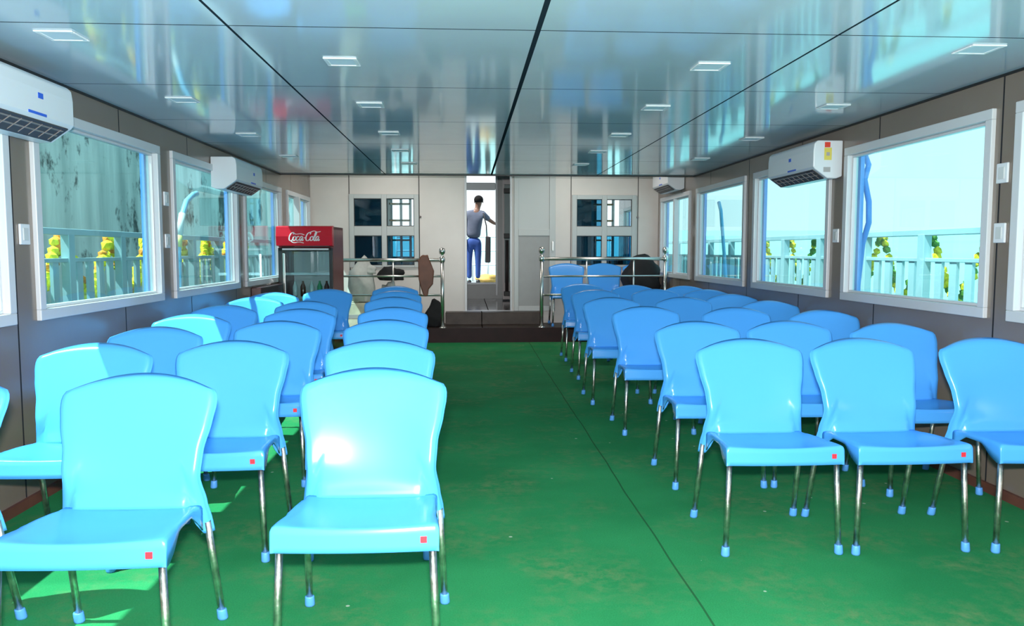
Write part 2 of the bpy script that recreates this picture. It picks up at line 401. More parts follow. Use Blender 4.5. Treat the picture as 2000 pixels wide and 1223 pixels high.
for x, lab in ((-1.0, 'left added, unseen fill lamp over the raised platform before the bulkhead'), (1.5, 'right added, unseen fill lamp over the raised platform before the bulkhead')):  # out-of-view lamps added to brighten the bulkhead
    t = thing('added_fill_lamp', lab, 'ceiling light', (x, 10.0, 2.62), 0, 'added fill lamps over the platform')
    bm = BM(); box(bm, -.32, .32, -.10, .10, -.03, 0); mesh_obj('lamp_frame', bm, M['lamp_frame'], t, bevel=.005)
    bm = BM(); box(bm, -.29, .29, -.07, .07, -.036, -.028); mesh_obj('diffuser', bm, M['diffuser'], t)
    la = bpy.data.lights.new('added_fill_light', 'AREA'); lo = bpy.data.objects.new('added_fill_light', la); C.objects.link(lo)
    la.shape = 'RECTANGLE'; la.size = .56; la.size_y = .12; la.energy = 15; la.color = (1, .93, .86); lo.location = (x, 10.0, 2.575)
# ------------------------------------------------------------------ forward bulkhead with doorway
bm = BM(); y0, y1 = YB, YB+.06
DX0, DX1, DZ0, DZ1 = -.035, .63, .41, 2.62
wz = [(-1.62, -.665), (1.475, 2.385)]
WZ0, WZ1 = 1.02, 2.03
box(bm, XL, wz[0][0], y0, y1, PZ-.3, 2.62); box(bm, wz[0][1], DX0, y0, y1, PZ-.3, 2.62)
box(bm, wz[0][0], wz[0][1], y0, y1, PZ-.3, WZ0); box(bm, wz[0][0], wz[0][1], y0, y1, WZ1, 2.62)
box(bm, DX0, DX1, y0, y1, PZ-.3, DZ0-.03)
box(bm, DX1, wz[1][0], y0, y1, PZ-.3, 2.62)
box(bm, wz[1][0], wz[1][1], y0, y1, PZ-.3, WZ0); box(bm, wz[1][0], wz[1][1], y0, y1, WZ1, 2.62)
box(bm, wz[1][1], XR, y0, y1, PZ-.3, 2.62)
struct(mesh_obj('wall_back', bm, M['pale_wall']))
for k, (a, b) in enumerate(wz):
    wn += 1
    bm = BM(); c = (a+b)/2; f = .065
    ya, yb = YB-.03, YB+.03
    zm0, zm1 = 1.46, 1.59
    box(bm, a, a+f, ya, yb, WZ0, WZ1); box(bm, b-f, b, ya, yb, WZ0, WZ1); box(bm, c-.035, c+.035, ya, yb, WZ0, WZ1)
    for (p, q) in ((a+f, c-.035), (c+.035, b-f)):
        box(bm, p, q, ya, yb, WZ0, WZ0+.03); box(bm, p, q, ya, yb, WZ1-.06, WZ1); box(bm, p, q, ya, yb, zm0, zm1)
    o = struct(mesh_obj('window_%d' % wn, bm, M['grey_alu'], bevel=.004))
    for (p, q) in ((a+f, c-.035), (c+.035, b-f)):
        for (z0, z1) in ((WZ0+.03, zm0), (zm1, WZ1-.06)):
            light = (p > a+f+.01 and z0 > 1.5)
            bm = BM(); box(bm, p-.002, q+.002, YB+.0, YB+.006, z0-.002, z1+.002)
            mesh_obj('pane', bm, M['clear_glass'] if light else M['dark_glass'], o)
            # black gasket
            bm = BM(); g = .009
            box(bm, p, p+g, YB-.006, YB-.001, z0, z1); box(bm, q-g, q, YB-.006, YB-.001, z0, z1)
            box(bm, p+g, q-g, YB-.006, YB-.001, z0, z0+g); box(bm, p+g, q-g, YB-.006, YB-.001, z1-g, z1)
            mesh_obj('gasket', bm, M['rubber'], o)
    bm = BM(); ball(bm, (b+.02, YB-.012, 1.72), .018); mesh_obj('latch', bm, M['vane'], o)
# doorway frame
bm = BM()
box(bm, DX0, DX0+.035, YB-.02, YB+.08, DZ0, DZ1-.05); box(bm, DX1-.025, DX1, YB-.02, YB+.08, DZ0, DZ1-.05)
box(bm, DX0-.02, DX1+.02, YB-.03, YB+.09, DZ0-.035, DZ0)
struct(mesh_obj('door_1', bm, M['white_alu'], bevel=.004))
# closed grey door to the right of the doorway
bm = BM(); a, b = .66, 1.24; z0 = PZ+.17
box(bm, a, a+.06, YB-.035, YB, z0, 2.45); box(bm, b-.085, b, YB-.035, YB, z0, 2.45)
box(bm, a+.06, b-.085, YB-.035, YB, z0, z0+.07); box(bm, a+.06, b-.085, YB-.035, YB, 1.46, 1.55); box(bm, a+.06, b-.085, YB-.035, YB, 2.38, 2.45)
d2 = struct(mesh_obj('door_2', bm, M['grey_alu'], bevel=.004))
bm = BM(); box(bm, a+.05, b-.075, YB-.018, YB-.003, z0+.06, 1.47); mesh_obj('door_panel', bm, M['door_panel'], d2)
bm = BM(); box(bm, a+.05, b-.075, YB-.018, YB-.003, 1.54, 2.39); mesh_obj('door_panel', bm, M['grey_alu'], d2)
bm = BM(); box(bm, b-.05, b-.03, YB-.06, YB-.035, 1.25, 1.38); mesh_obj('door_handle', bm, M['steel'], d2, bevel=.004)

# ------------------------------------------------------------------ passage and bow bulkhead
bm = BM(); box(bm, DX0-.04, .84, YB+.06, YBOW, .20, DZ0-.005); struct(mesh_obj('trim_8', bm, M['tile']))
bm = BM(); box(bm, DX0-.09, DX0-.04, YB+.06, YBOW, .1, 2.62); struct(mesh_obj('wall_passage_left', bm, M['white_paint']))
bm = BM(); box(bm, .84, .89, YB+.06, YBOW, .1, 2.62); struct(mesh_obj('wall_passage_right', bm, M['door_panel']))
bm = BM()   # bow bulkhead: door opening with a high sill, transom light above
box(bm, XL-.09, -2.0, YBOW, YBOW+.06, .1, 2.62)
for a, b in ((-2.0, -1.3), (1.9, 2.3)): box(bm, a, b, YBOW, YBOW+.06, .1, 2.62)
box(bm, -1.3, -.62, YBOW, YBOW+.06, .1, 1.15); box(bm, -1.3, -.62, YBOW, YBOW+.06, 2.35, 2.62)
box(bm, -.62, 0, YBOW, YBOW+.06, .1, 2.62); box(bm, 0, .51, YBOW, YBOW+.06, .1, .68)
box(bm, 0, .51, YBOW, YBOW+.06, 2.33, 2.43)
box(bm, .51, 1.9, YBOW, YBOW+.06, .1, 2.62)
box(bm, 2.3, XR, YBOW, YBOW+.06, .1, 1.15); box(bm, 2.3, XR, YBOW, YBOW+.06, 2.35, 2.62)
struct(mesh_obj('wall_bow', bm, M['door_panel']))
bm = BM(); box(bm, -.01, .52, YBOW-.03, YBOW+.02, .655, .69); box(bm, .505, .54, YBOW-.05, YBOW+.02, .46, 2.6); box(bm, 0, .5, YBOW-.04, YBOW, 2.31, 2.44)
struct(mesh_obj('door_3', bm, M['white_alu'], bevel=.004))
# open glazed door leaf folded back against the passage side
leaf = thing('passage_door', 'grey open passage door leaf with dark upright handles seen through the doorway', 'door', (.60, 13.35, DZ0), 0)
bm = BM(); box(bm, 0, .19, 0, .04, .02, .30); box(bm, 0, .03, 0, .04, .3, 1.95); box(bm, .15, .19, 0, .04, .3, 1.95); box(bm, 0, .19, 0, .04, 1.95, 2.05)
mesh_obj('leaf', bm, M['handle_grey'], leaf)
bm = BM(); box(bm, .03, .15, .015, .022, .3, 1.95); mesh_obj('pane', bm, M['clear_glass'], leaf)
bm = BM(); tube(bm, [(.07, -.06, .12), (.07, -.06, 1.02)], .03, 10); mesh_obj('handle', bm, M['vent_dark'], leaf, True)
for z in (.08, 1.05, 1.8):
    bm = BM(); box(bm, .02, .12, -.09, 0, z, z+.08); mesh_obj('bracket', bm, M['rubber'], leaf, bevel=.006)

# ------------------------------------------------------------------ things glimpsed in the cabins behind the bulkhead windows
for x, lab in ((-1.02, 'pale timber rack seen through the left bulkhead window'), (2.1, 'pale timber rack seen through the right bulkhead window')):
    t = thing('timber_rack', lab, 'rack', (x, 12.2, .2), 0)
    for dx in (-.16, .02, .16):
        bm = BM(); box(bm, dx-.018, dx+.018, -.02, .02, 0, 1.95); mesh_obj('upright', bm, M['white_paint'] if dx else M['timber'], t)
    for z in (1.2, 1.5, 1.75):
        bm = BM(); box(bm, -.16, .16, -.02, .1, z, z+.025); mesh_obj('shelf', bm, M['timber'], t)
bm = BM(); box(bm, XL, DX0-.09, YB+.06, YBOW, .1, .2); box(bm, .89, XR, YB+.06, YBOW, .1, .2)
struct(mesh_obj('trim_9', bm, M['room']))

# ------------------------------------------------------------------ chairs
def smooth(a, b, t):
    t = max(0, min(1, (t-a)/(b-a))); return t*t*(3-2*t)
def lerp_tab(tab, v):
    for (a, p), (b, q) in zip(tab, tab[1:]):
        if v <= b:
            k = (v-a)/(b-a); k = max(0, min(1, k)); k = k*k*(3-2*k)*.5 + k*.5
            return p+(q-p)*k
    return tab[-1][1]
def solid(bm, t):
    bmesh.ops.remove_doubles(bm, verts=bm.verts, dist=1e-5)
    bmesh.ops.recalc_face_normals(bm, faces=bm.faces)
    bmesh.ops.solidify(bm, geom=bm.faces[:], thickness=t)
def seat_bm():
    bm = BM()
    # stations from the bottom of the front apron, over the nose, back to the rear of the seat
    st = []   # y, half width, z of rim, z of the side skirt's bottom, dish
    st.append((-.252, .243, .380, .380, 0)); st.append((-.2505, .2435, .397, .379, 0)); st.append((-.248, .244, .430, .378, .001))
    st.append((-.2465, .244, .4495, .377, .004)); st.append((-.243, .244, .4545, .376, .006)); st.append((-.236, .2435, .4565, .376, .008)); st.append((-.222, .242, .457, .376, .011))
    for k in range(1, 15):
        u = k/14; y = -.222 + u*.345
        hw = lerp_tab([(0, .242), (.45, .224), (.8, .218), (1, .220)], u)
        zb = lerp_tab([(0, .376), (.12, .388), (.38, .428), (.72, .424), (.88, .392), (1, .350)], u)
        zr = lerp_tab([(0, .457), (.5, .447), (1, .434)], u)
        st.append((y, hw, zr, min(zb, zr-.012), .011*(1-u)+.015*math.sin(u*math.pi)**.7))
    N = 16; rows = []
    for (y, hw, zr, zb, dish) in st:
        r = []
        ex = [(-hw, zb), (-hw, zb+(zr-zb)*.5), (-hw, zr-.012), (-hw+.004, zr-.004), (-hw+.013, zr)]
        if zr-zb < .03: ex = [(-hw, zb), (-hw, zb+(zr-zb)*.5), (-hw, zr-.002), (-hw+.002, zr-.001), (-hw+.013, zr)]
        for x, z in ex: r.append(bm.verts.new((x, y, min(z, zr) if zr > zb else zb)))
        for k in range(1, N):
            u = -1+2*k/N; x = u*(hw-.013)
            r.append(bm.verts.new((x, y - (0.010*(1-u*u) if y < -.2 else .010*(1-u*u)*max(0, (-y)/.2)), zr - dish*(1-u*u))))
        for x, z in ex[::-1]: r.append(bm.verts.new((-x, y, min(z, zr) if zr > zb else zb)))
        rows.append(r)
    for a, b in zip(rows, rows[1:]):
        for k in range(len(a)-1): bm.faces.new((a[k], a[k+1], b[k+1], b[k]))
    solid(bm, .006); return bm
def back_bm():
    bm = BM()
    W = [(0.0, .243), (.10, .239), (.22, .229), (.40, .216), (.58, .222), (.76, .2415), (.87, .2505), (.93, .251), (1.0, .251)]
    NV, NU = 34, 26; rows = []
    for j in range(NV+1):
        v = j/NV; r = []
        hw = lerp_tab(W, v)
        c = max(0, (v-.905)/.095); hw -= .042*(1-math.sqrt(max(0, 1-c*c)))
        cols = [-1.0, -.99, -.975] + [-.955+1.91*i/NU for i in range(NU+1)] + [.975, .99, 1.0]
        for i, u in enumerate(cols):
            au = abs(u)
            zlow = .430 - .098*smooth(.72, .86, au)
            ztop = .846 - .040*au**2.0
            z = zlow + (ztop-zlow)*v
            h = (z-.43)/.41; hp = max(0, h)
            # profile of the back seen from the side: a tight fillet off the seat, then leaning away
            y = .108 + .132*hp**1.5 + .10*max(0, -h)
            y -= .013*math.exp(-(hp*13)**2)*(1-smooth(.68, .86, au))
            y -= .034*au**2.2*smooth(0, .3, hp)*(1-.35*hp)
            y += .012*smooth(.7, .85, au)*(1-smooth(0, .3, hp))
            e = max(smooth(.94, 1, au), smooth(.955, 1, v))
            y += .026*e
            r.append(bm.verts.new((u*hw, y, z - .003*smooth(.955, 1, v))))
        rows.append(r)
    for a, b in zip(rows, rows[1:]):
        for k in range(len(a)-1): bm.faces.new((a[k], a[k+1], b[k+1], b[k]))
    solid(bm, .006); return bm
SEAT, BACK = None, None
def make_chair(label, loc, rz, group):
    t = thing('plastic_chair', label, 'chair', loc, rz, group)
    mesh_obj('seat', seat_bm(), M['plastic'], t, True)
    mesh_obj('backrest', back_bm(), M['plastic'], t, True)
    for sx in (-1, 1):
        for top, foot in (((sx*.222, -.222, .41), (sx*.238, -.237, .0)), ((sx*.226, .146, .372), (sx*.238, .237, .0))):
            top = Vector(top); foot = Vector(foot); d = (top-foot).normalized()
            bm = BM(); tube(bm, [foot+d*.02, foot+d*.2, top], .0115, 10)
            L = mesh_obj('leg', bm, M['chrome'], t, True)
            bm = BM(); lathe(bm, (foot.x, foot.y, 0), [(.0165, 0), (.018, .006), (.0165, .034), (.0155, .038)], 12)
            # shear the cap to follow the leg
            for v in bm.verts: v.co.x += d.x/d.z*v.co.z; v.co.y += d.y/d.z*v.co.z
            mesh_obj('foot_cap', bm, M['cap'], L, True)
    bm = BM(); box(bm, .190, .209, -.2545, -.2465, .405, .424)
    s = mesh_obj('sticker', bm, M['sticker'], t); s['label'] = 'small red square sticker on the front edge'
    return t
GL, GR, GP = 'blue plastic chairs left of the aisle', 'blue plastic chairs right of the aisle', 'blue plastic chairs on the raised platform'
ordn = ['frontmost', 'second', 'third', 'fourth', 'fifth', 'sixth', 'seventh', 'eighth']
cols = [
 (GL, 'aisle-side column of the left block', [(-.325, 2.74), (-.40, 3.62), (-.48, 4.70), (-.53, 5.72), (-.64, 6.90), (-.70, 7.85), (-.78, 8.70)]),
 (GL, 'middle column of the left block', [(-1.075, 2.66), (-1.055, 3.63), (-1.10, 4.65), (-1.17, 5.60), (-1.29, 6.42), (-1.42, 8.18)]),
 (GL, 'column along the left wall', [(-1.76, 2.70), (-1.63, 3.56), (-1.66, 4.32), (-1.76, 5.16), (-1.81, 6.0), (-1.83, 6.95), (-1.84, 7.62)]),
 (GR, 'aisle-side column of the right block', [(1.295, 3.58), (1.325, 4.49), (1.30, 5.70), (1.245, 6.75), (1.30, 7.95), (1.33, 9.12)]),
 (GR, 'middle column of the right block', [(1.83, 3.57), (1.86, 4.49), (1.92, 5.56), (1.87, 6.75), (1.92, 8.0), (1.86, 8.80)]),
 (GR, 'column along the right wall', [(2.43, 3.55), (2.385, 4.31), (2.435, 5.28), (2.435, 6.26), (2.435, 7.16), (2.43, 7.90), (2.40, 8.60)]),
]
proto = None
for g, where, pts in cols:
    for i, (x, y) in enumerate(pts):
        last = ' (the farthest)' if i == len(pts)-1 else ''
        lab = '%s blue plastic chair on metal legs in the %s' % (ordn[i], where)
        yy = y-.24; loc = (x, yy, floor_z(yy)); rz = random.uniform(-.02, .02)
        if proto is None: proto = make_chair(lab, loc, rz, g)
        else: dup(proto, loc, rz, lab, g)
for x, lab in ((1.385, 'blue plastic chair behind the right handrail, nearest the grey door'), (1.905, 'blue plastic chair behind the right handrail, between another chair and the black bag'), (2.425, 'blue plastic chair behind the right handrail with the black bag on it')):
    dup(proto, (x, 10.77, PZ), 0, lab, GP)

# ------------------------------------------------------------------ air conditioners
def aircon(name_label, face_x, s, y0, z0, length, near_label=False, angle=0, group='split air conditioners'):
    """s = +1: hangs on the left wall and faces +x; -1: on the right wall"""
    D, Hh = .215, .275
    t = thing('air_conditioner', name_label, 'air conditioner', (face_x, y0, z0), 0, group)
    pf = [(0, 0.02), (0, Hh), (D*.86, Hh), (D*.97, Hh-.02), (D, Hh-.07), (D, .088), (D*.94, .072), (D*.50, .006), (D*.2, .004)]
    bm = BM(); prism(bm, [(s*u, v) for u, v in pf], 'y', 0, length); mesh_obj('casing', bm, M['white_plastic'], t, bevel=.008)
    # outlet slot under the front
    bm = BM(); prism(bm, [(s*D*.93, .0695), (s*D*.53, .0095), (s*D*.53, .030), (s*D*.90, .08)], 'y', .04, length-.04)
    for v in bm.verts: v.co.x += s*.004; v.co.z -= .004
    mesh_obj('air_outlet', bm, M['vent_dark'], t)
    for k, u in enumerate((.84, .70)):
        z = .006+(u-.5)/.44*.066
        bm = BM(); prism(bm, [(s*D*u, z-.001), (s*D*(u+.045), z+.002), (s*D*(u+.045), z-.004), (s*D*u, z-.007)], 'y', .06, length-.06)
        mesh_obj('louvre', bm, M['vane'], t)
    for k in range(9):
        bm = BM(); yy = .09+(length-.18)*k/8; prism(bm, [(s*D*.9, .064), (s*D*.60, .020), (s*D*.60, .010), (s*D*.9, .054)], 'y', yy, yy+.004); mesh_obj('fin', bm, M['vane'], t)
    bm = BM(); ya = length*(.62 if s > 0 else .46); box(bm, min(s*D, s*(D+.002)), max(s*D, s*(D+.002)), ya, ya+.042, .165, .190); mesh_obj('emblem', bm, M['blue_mark'], t)
    bm = BM(); prism(bm, [(s*(D*.995), .088), (s*(D+.003), .088), (s*(D+.003), .100), (s*(D*.995), .100)], 'y', length*.52 if s > 0 else length*.35, (length*.52 if s > 0 else length*.35)+.15); mesh_obj('blue_stripe', bm, M['blue_mark'], t)
    if near_label:
        bm = BM(); box(bm, s*.115-.02, s*.115+.02, -.0025, 0, .225, .262); mesh_obj('star_rating', bm, M['red_mark'], t)
        bm = BM(); box(bm, s*.110-.027, s*.110+.027, -.0025, 0, .135, .222)
        l = mesh_obj('energy_label', bm, M['yellow_mark'], t)
        bm = BM(); box(bm, s*.110-.012, s*.110+.012, -.0035, -.0025, .165, .190); mesh_obj('print', bm, M['grey_print'], l)
        bm = BM(); box(bm, s*.115-.025, s*.115+.025, -.0025, 0, .05, .085); mesh_obj('maker_label', bm, M['grey_print'], t)
    return t
aircon('white wall air conditioner above the nearest left window, cut by the frame edge', XL+.002, 1, 3.22, 1.775, .86)
aircon('white wall air conditioner on the left wall farther back, above the curved hose', XL+.002, 1, 6.84, 1.765, .86)
aircon('white wall air conditioner with yellow energy label on the right wall', XR-.002, -1, 5.60, 1.765, .86, True)
aircon('white air conditioner in the far right corner near the bulkhead', XR-.002, -1, 9.75, 2.0, .80)

# ------------------------------------------------------------------ switches
def switch(x, y, z, s, label):
    t = thing('switch_plate', label, 'switch', (x, y, z), 0, 'white switch plates on the window pillars')
    bm = BM(); box(bm, min(0, s*.012), max(0, s*.012), -.042, .042, -.05, .05); mesh_obj('plate', bm, M['white_plastic'], t, bevel=.004)
    bm = BM(); box(bm, min(s*.012, s*.016), max(s*.012, s*.016), -.022, .022, -.03, .03); mesh_obj('rocker', bm, M['cream_plastic'], t, bevel=.002)
switch(XL, 3.98, 1.33, 1, 'white switch plate on the nearest left window pillar')
switch(XL, 5.82, 1.62, 1, 'upper white switch plate on the second left window pillar')
switch(XL, 5.82, 1.32, 1, 'lower white switch plate on the second left window pillar')
switch(XR, 3.872, 1.64, -1, 'upper white switch plate on the nearest right window pillar')
switch(XR, 3.872, 1.34, -1, 'lower white switch plate on the nearest right window pillar')
switch(XR, 5.66, 1.36, -1, 'white switch plate on the right pillar under the labelled air conditioner')

# ------------------------------------------------------------------ ceiling lights
lp = None
rowname = {-1.66: 'left outer row', -.58: 'left inner row', 1.17: 'right inner row', 2.25: 'right outer row'}
for x in (-1.66, -.58, 1.17, 2.25):
    ysl = [3.82, 4.92, 6.08, 7.1, 8.15] if abs(x-.3) < 1 else [3.43, 4.82, 6.22, 7.6]
    for i, y in enumerate(ysl):
        lab = 'small square recessed ceiling light, %s in the %s' % (['nearest', 'second', 'third', 'fourth', 'fifth'][i], rowname[x])
        if lp is None:
            lp = thing('ceiling_light', lab, 'ceiling light', (x, y, ZC), 0, 'square recessed ceiling lights')
            bm = BM(); a, b = .058, .077
            for q in ((-b, b, -b, -a), (-b, b, a, b), (-b, -a, -a, a), (a, b, -a, a)): box(bm, q[0], q[1], q[2], q[3], -.007, 0)
            mesh_obj('lamp_frame', bm, M['lamp_frame'], lp, bevel=.003)
            bm = BM(); box(bm, -a, a, -a, a, -.004, 0); mesh_obj('diffuser', bm, M['diffuser'], lp)
        else: dup(lp, (x, y, ZC), 0, lab)

# ------------------------------------------------------------------ handrails in front of the platform
def handrail(label, posts, y, zt, end_post, balusters, lower, z_base):
    x0, x1 = posts
    t = thing('handrail', label, 'handrail', (x0, y, 0), 0)
    L = x1-x0
    for k, px in enumerate((0, L)):
        if k == end_post[0] or end_post[1]:
            bm = BM(); tube(bm, [(px, 0, z_base[k]), (px, 0, zt)], .024, 14); mesh_obj('post', bm, M['steel'], t, True)
            bm = BM(); lathe(bm, (px, 0, z_base[k]), [(.05, 0), (.05, .006), (.03, .02)], 16); mesh_obj('post_base', bm, M['steel'], t, True)
            bm = BM(); lathe(bm, (px, 0, zt-.03), [(.03, 0), (.037, .02), (.037, .055), (.028, .07), (.014, .08), (.014, .10), (.034, .115), (.041, .145), (.034, .178), (.01, .188)], 16)
            mesh_obj('finial', bm, M['steel'], t, True)
    bm = BM(); tube(bm, [(0, 0, zt), (L, 0, zt)], .022, 12); mesh_obj('top_rail', bm, M['steel'], t, True)
    for z in lower:
        bm = BM(); tube(bm, [(0, 0, z), (L, 0, z)], .013, 10); mesh_obj('lower_rail', bm, M['steel'], t, True)
    for bx in balusters:
        bm = BM(); tube(bm, [(bx-x0, 0, PZ if y > YD else .03), (bx-x0, 0, zt)], .011, 10); mesh_obj('baluster', bm, M['steel'], t, True)
    return t
yr = YD+.06
handrail('stainless steel handrail left of the aisle beside the red cooler', (-1.62, -.325), yr, 1.13, (1, False), (-.965,), (.92, .67), (PZ, PZ))
handrail('stainless steel handrail right of the aisle in front of the far chairs', (.985, 2.64), yr, 1.145, (0, True), (1.585, 2.215), (.915, .67), (PZ, PZ))

# ------------------------------------------------------------------ drinks cooler
t = thing('drinks_cooler', 'red and maroon glass-door drinks cooler in the far left corner', 'cooler', (-1.805, 9.34, floor_z(9.34)), rad(-3))
w2, d2_, h = .305, .30, 1.49
bm = BM(); z0 = 0
box(bm, w2-.03, w2, -d2_+.05, d2_, .03, h); box(bm, -w2, -w2+.03, -d2_+.05, d2_, .03, h); box(bm, -w2, w2, d2_-.03, d2_, .03, h)
box(bm, -w2, w2, -d2_+.05, d2_, h-.03, h); box(bm, -w2, w2, -d2_+.05, d2_, .03, .16)
mesh_obj('cabinet', bm, M['fridge_side'], t)
bm = BM(); box(bm, -w2+.03, w2-.03, d2_-.05, d2_-.03, .16, 1.25); mesh_obj('lining', bm, M['cooler_inside'], t)
bm = BM(); prism(bm, [(-d2_+.05, h-.225), (-d2_-.03, h-.215), (-d2_-.045, h-.11), (-d2_-.03, h+.0), (-d2_+.05, h+.01)], 'x', -w2-.01, w2+.012)
hd = mesh_obj('header_sign', bm, M['fridge_red'], t, bevel=.006); hd['label'] = 'glossy red header with white script lettering'
# script lettering drawn as brush strokes on the header
def stroke(bm, pts, wid):
    # catmull-rom through pts
    P = [Vector((p[0], p[1])) for p in pts]; out = []
    Q = [P[0]*2-P[1]] + P + [P[-1]*2-P[-2]]
    for i in range(1, len(Q)-2):
        for k in range(6):
            u = k/6; a, b, c, d = Q[i-1], Q[i], Q[i+1], Q[i+2]
            out.append(.5*((2*b)+(c-a)*u+(2*a-5*b+4*c-d)*u*u+(3*b-a-3*c+d)*u**3))
    out.append(P[-1])
    ring = []
    for i, p in enumerate(out):
        d = (out[min(i+1, len(out)-1)]-out[max(0, i-1)])
        d = d.normalized() if d.length > 1e-9 else Vector((1, 0))
        n = Vector((-d.y, d.x)); ww = wid*(.55+.45*abs(d.y))
        ring.append((p+n*ww, p-n*ww))
    for a, b in zip(ring, ring[1:]):
        v = [bm.verts.new((q[0], 0, q[1])) for q in (a[0], a[1], b[1], b[0])]
        try: bm.faces.new(v)
        except ValueError: pass
CAPC = [(.30,.78),(.34,.92),(.24,1.0),(.08,.86),(.0,.5),(.06,.14),(.22,.06),(.36,.2)]
oo = [(.12,.55),(.02,.45),(.0,.22),(.1,.06),(.22,.16),(.25,.4),(.14,.55),(.22,.5),(.34,.48)]
cc = [(.22,.48),(.12,.55),(.02,.4),(.02,.16),(.12,.05),(.26,.2),(.34,.4)]
aa = [(.24,.5),(.12,.56),(.01,.38),(.03,.12),(.13,.08),(.24,.45),(.22,.2),(.28,.06),(.36,.2)]
ll = [(.0,.2),(.14,.6),(.2,.95),(.12,1.0),(.08,.6),(.08,.2),(.16,.05),(.26,.2)]
words = [(CAPC, 0), (oo, .36), (cc, .66), (aa, .96), ([(1.30,.36),(1.46,.40)], 0), (CAPC, 1.50), (oo, 1.90), (ll, 2.16), (aa, 2.40), ([(.26,.96),(.55,.80),(.95,.84),(1.3,.72)], 0), ([(1.78,1.02),(2.1,1.16),(2.4,1.04),(2.7,1.10)], 0), ([(.20,.04),(.5,-.16),(1.0,-.1),(1.4,-.2)], 0)]
bm = BM()
for pts, ox in words:
    sh = [((p[0]+ox+p[1]*.18), p[1]) for p in pts]; stroke(bm, sh, .052)
for v in bm.verts: v.co = Vector((-.185+v.co.x*.125, 0, h-.165+v.co.z*.098))
le = mesh_obj('lettering', bm, M['fridge_white'], hd); le.location = (.015, -d2_-.052, 0)
sm = le.modifiers.new('solid', 'SOLIDIFY'); sm.thickness = .004
bm = BM(); a = .035
box(bm, -w2, -w2+a+.01, -d2_, -d2_+.045, .10, h-.24); box(bm, w2-a, w2, -d2_, -d2_+.045, .10, h-.24); box(bm, -w2, w2, -d2_, -d2_+.045, h-.275, h-.24); box(bm, -w2, w2, -d2_, -d2_+.045, .10, .15)
dr = mesh_obj('door', bm, M['fridge_black'], t, bevel=.004)
bm = BM(); box(bm, -w2+a+.01, w2-a, -d2_+.015, -d2_+.022, .15, h-.275); mesh_obj('glass', bm, M['cooler_glass'], dr)
bm = BM(); box(bm, -w2+.05, w2-.04, -d2_-.003, -d2_+.003, h-.262, h-.246); mesh_obj('bright_strip', bm, M['white_plastic'], dr)
bm = BM(); box(bm, -w2+a+.02, -w2+a+.05, -d2_-.022, -d2_, .30, h-.30); mesh_obj('handle', bm, M['steel'], dr, bevel=.006)
for z in (.36, .66, .94):
    bm = BM(); box(bm, -w2+.04, w2-.04, -d2_+.10, -d2_+.11, z, z+.03)
    for k in range(14): xx = -w2+.05+(2*w2-.1)*k/13; box(bm, xx-.003, xx+.003, -d2_+.10, d2_-.06, z, z+.006)
    mesh_obj('shelf', bm, M['shelf_wire'], t)
bm = BM(); box(bm, -w2+.01, w2-.01, -d2_+.02, d2_-.02, 0, .05); mesh_obj('plinth', bm, M['fridge_black'], t)
# drinks inside
k = 0
cool = ((-.17, 'clear'), (-.08, 'amber'), (.02, 'clear'), (.11, 'green'), (.19, 'amber'))
mb = {'clear': mat('pale drink', (.6, .7, .7, 1), .2), 'amber': mat('brown drink', (.10, .03, .015, 1), .2), 'green': mat('green drink', (.05, .3, .12, 1), .2)}
for zi, z in enumerate((.397, .697)):
    for x, c in cool:
        bm = BM(); lathe(bm, (0, 0, 0), [(.028, 0), (.030, .01), (.030, .11), (.012, .155), (.012, .175)], 10)
        o = mesh_obj('drink_bottle', bm, mb[c], None, True, loc=(-1.805+x, 9.34-.13, floor_z(9.34)+z))
        tag(o, '%s drink bottle on the %s shelf inside the red cooler' % ({'clear': 'pale', 'amber': 'dark brown', 'green': 'green'}[c], ['lower', 'upper'][zi]), 'bottle', 'bottles in the cooler, %s %s' % (c, zi))

# ------------------------------------------------------------------ soft things around the handrails
def blob(name, c, sc, material, label, cat, rough=.18, sub=3, flat=True, seed=1):
    rnd = random.Random(seed); bm = BM(); bmesh.ops.create_icosphere(bm, subdivisions=sub, radius=1)
    ph = [rnd.uniform(0, 6) for _ in range(6)]
    for v in bm.verts:
        p = v.co.copy()
        k = 1 + rough*(math.sin(3*p.x+ph[0])*math.cos(3*p.y+ph[1]) + .5*math.sin(7*p.z+ph[2]+2*p.x) + .35*math.sin(11*p.x+ph[3]+5*p.z))
        if flat and p.z < -.5: p.z = -.5-(abs(p.z)-.5)*.1
        v.co = Vector((p.x*sc[0]*k, p.y*sc[1]*k, p.z*sc[2]*(k if p.z > -.5 else 1)))
    zmin = min(v.co.z for v in bm.verts)
    for v in bm.verts: v.co.z -= zmin
    return tag(mesh_obj(name, bm, material, None, True, loc=c), label, cat)
t = thing('duffel_bag', 'black bag heaped on the chair behind the right handrail', 'bag', (2.38, 10.66, PZ+.46))
def sub_blob(name, c, sc, m, parent, seed):
    o = blob(name, c, sc, m, 'x', 'x', seed=seed); del o['label']; del o['category']; o.parent = parent; return o
sub_blob('body', (0, 0, 0), (.29, .13, .30), M['black_cloth'], t, 4)
bm = BM(); tube(bm, [(-.14, -.02, .28), (-.10, -.02, .40), (0, -.02, .44), (.08, -.02, .38), (.10, -.02, .28)], .018, 8); mesh_obj('strap', bm, M['black_cloth'], t, True)
t = thing('white_sack', 'white woven sack standing behind the left handrail beside the cooler', 'sack', (-1.42, 10.68, PZ+.33))
sub_blob('body', (0, 0, 0), (.17, .15, .37), M['white_sack'], t, 2)
sub_blob('tied_neck', (.11, 0, .38), (.09, .06, .08), M['white_sack'], t, 12)
t = thing('carton', 'cream carton under the white sack behind the left handrail', 'box', (-1.42, 10.68, PZ))
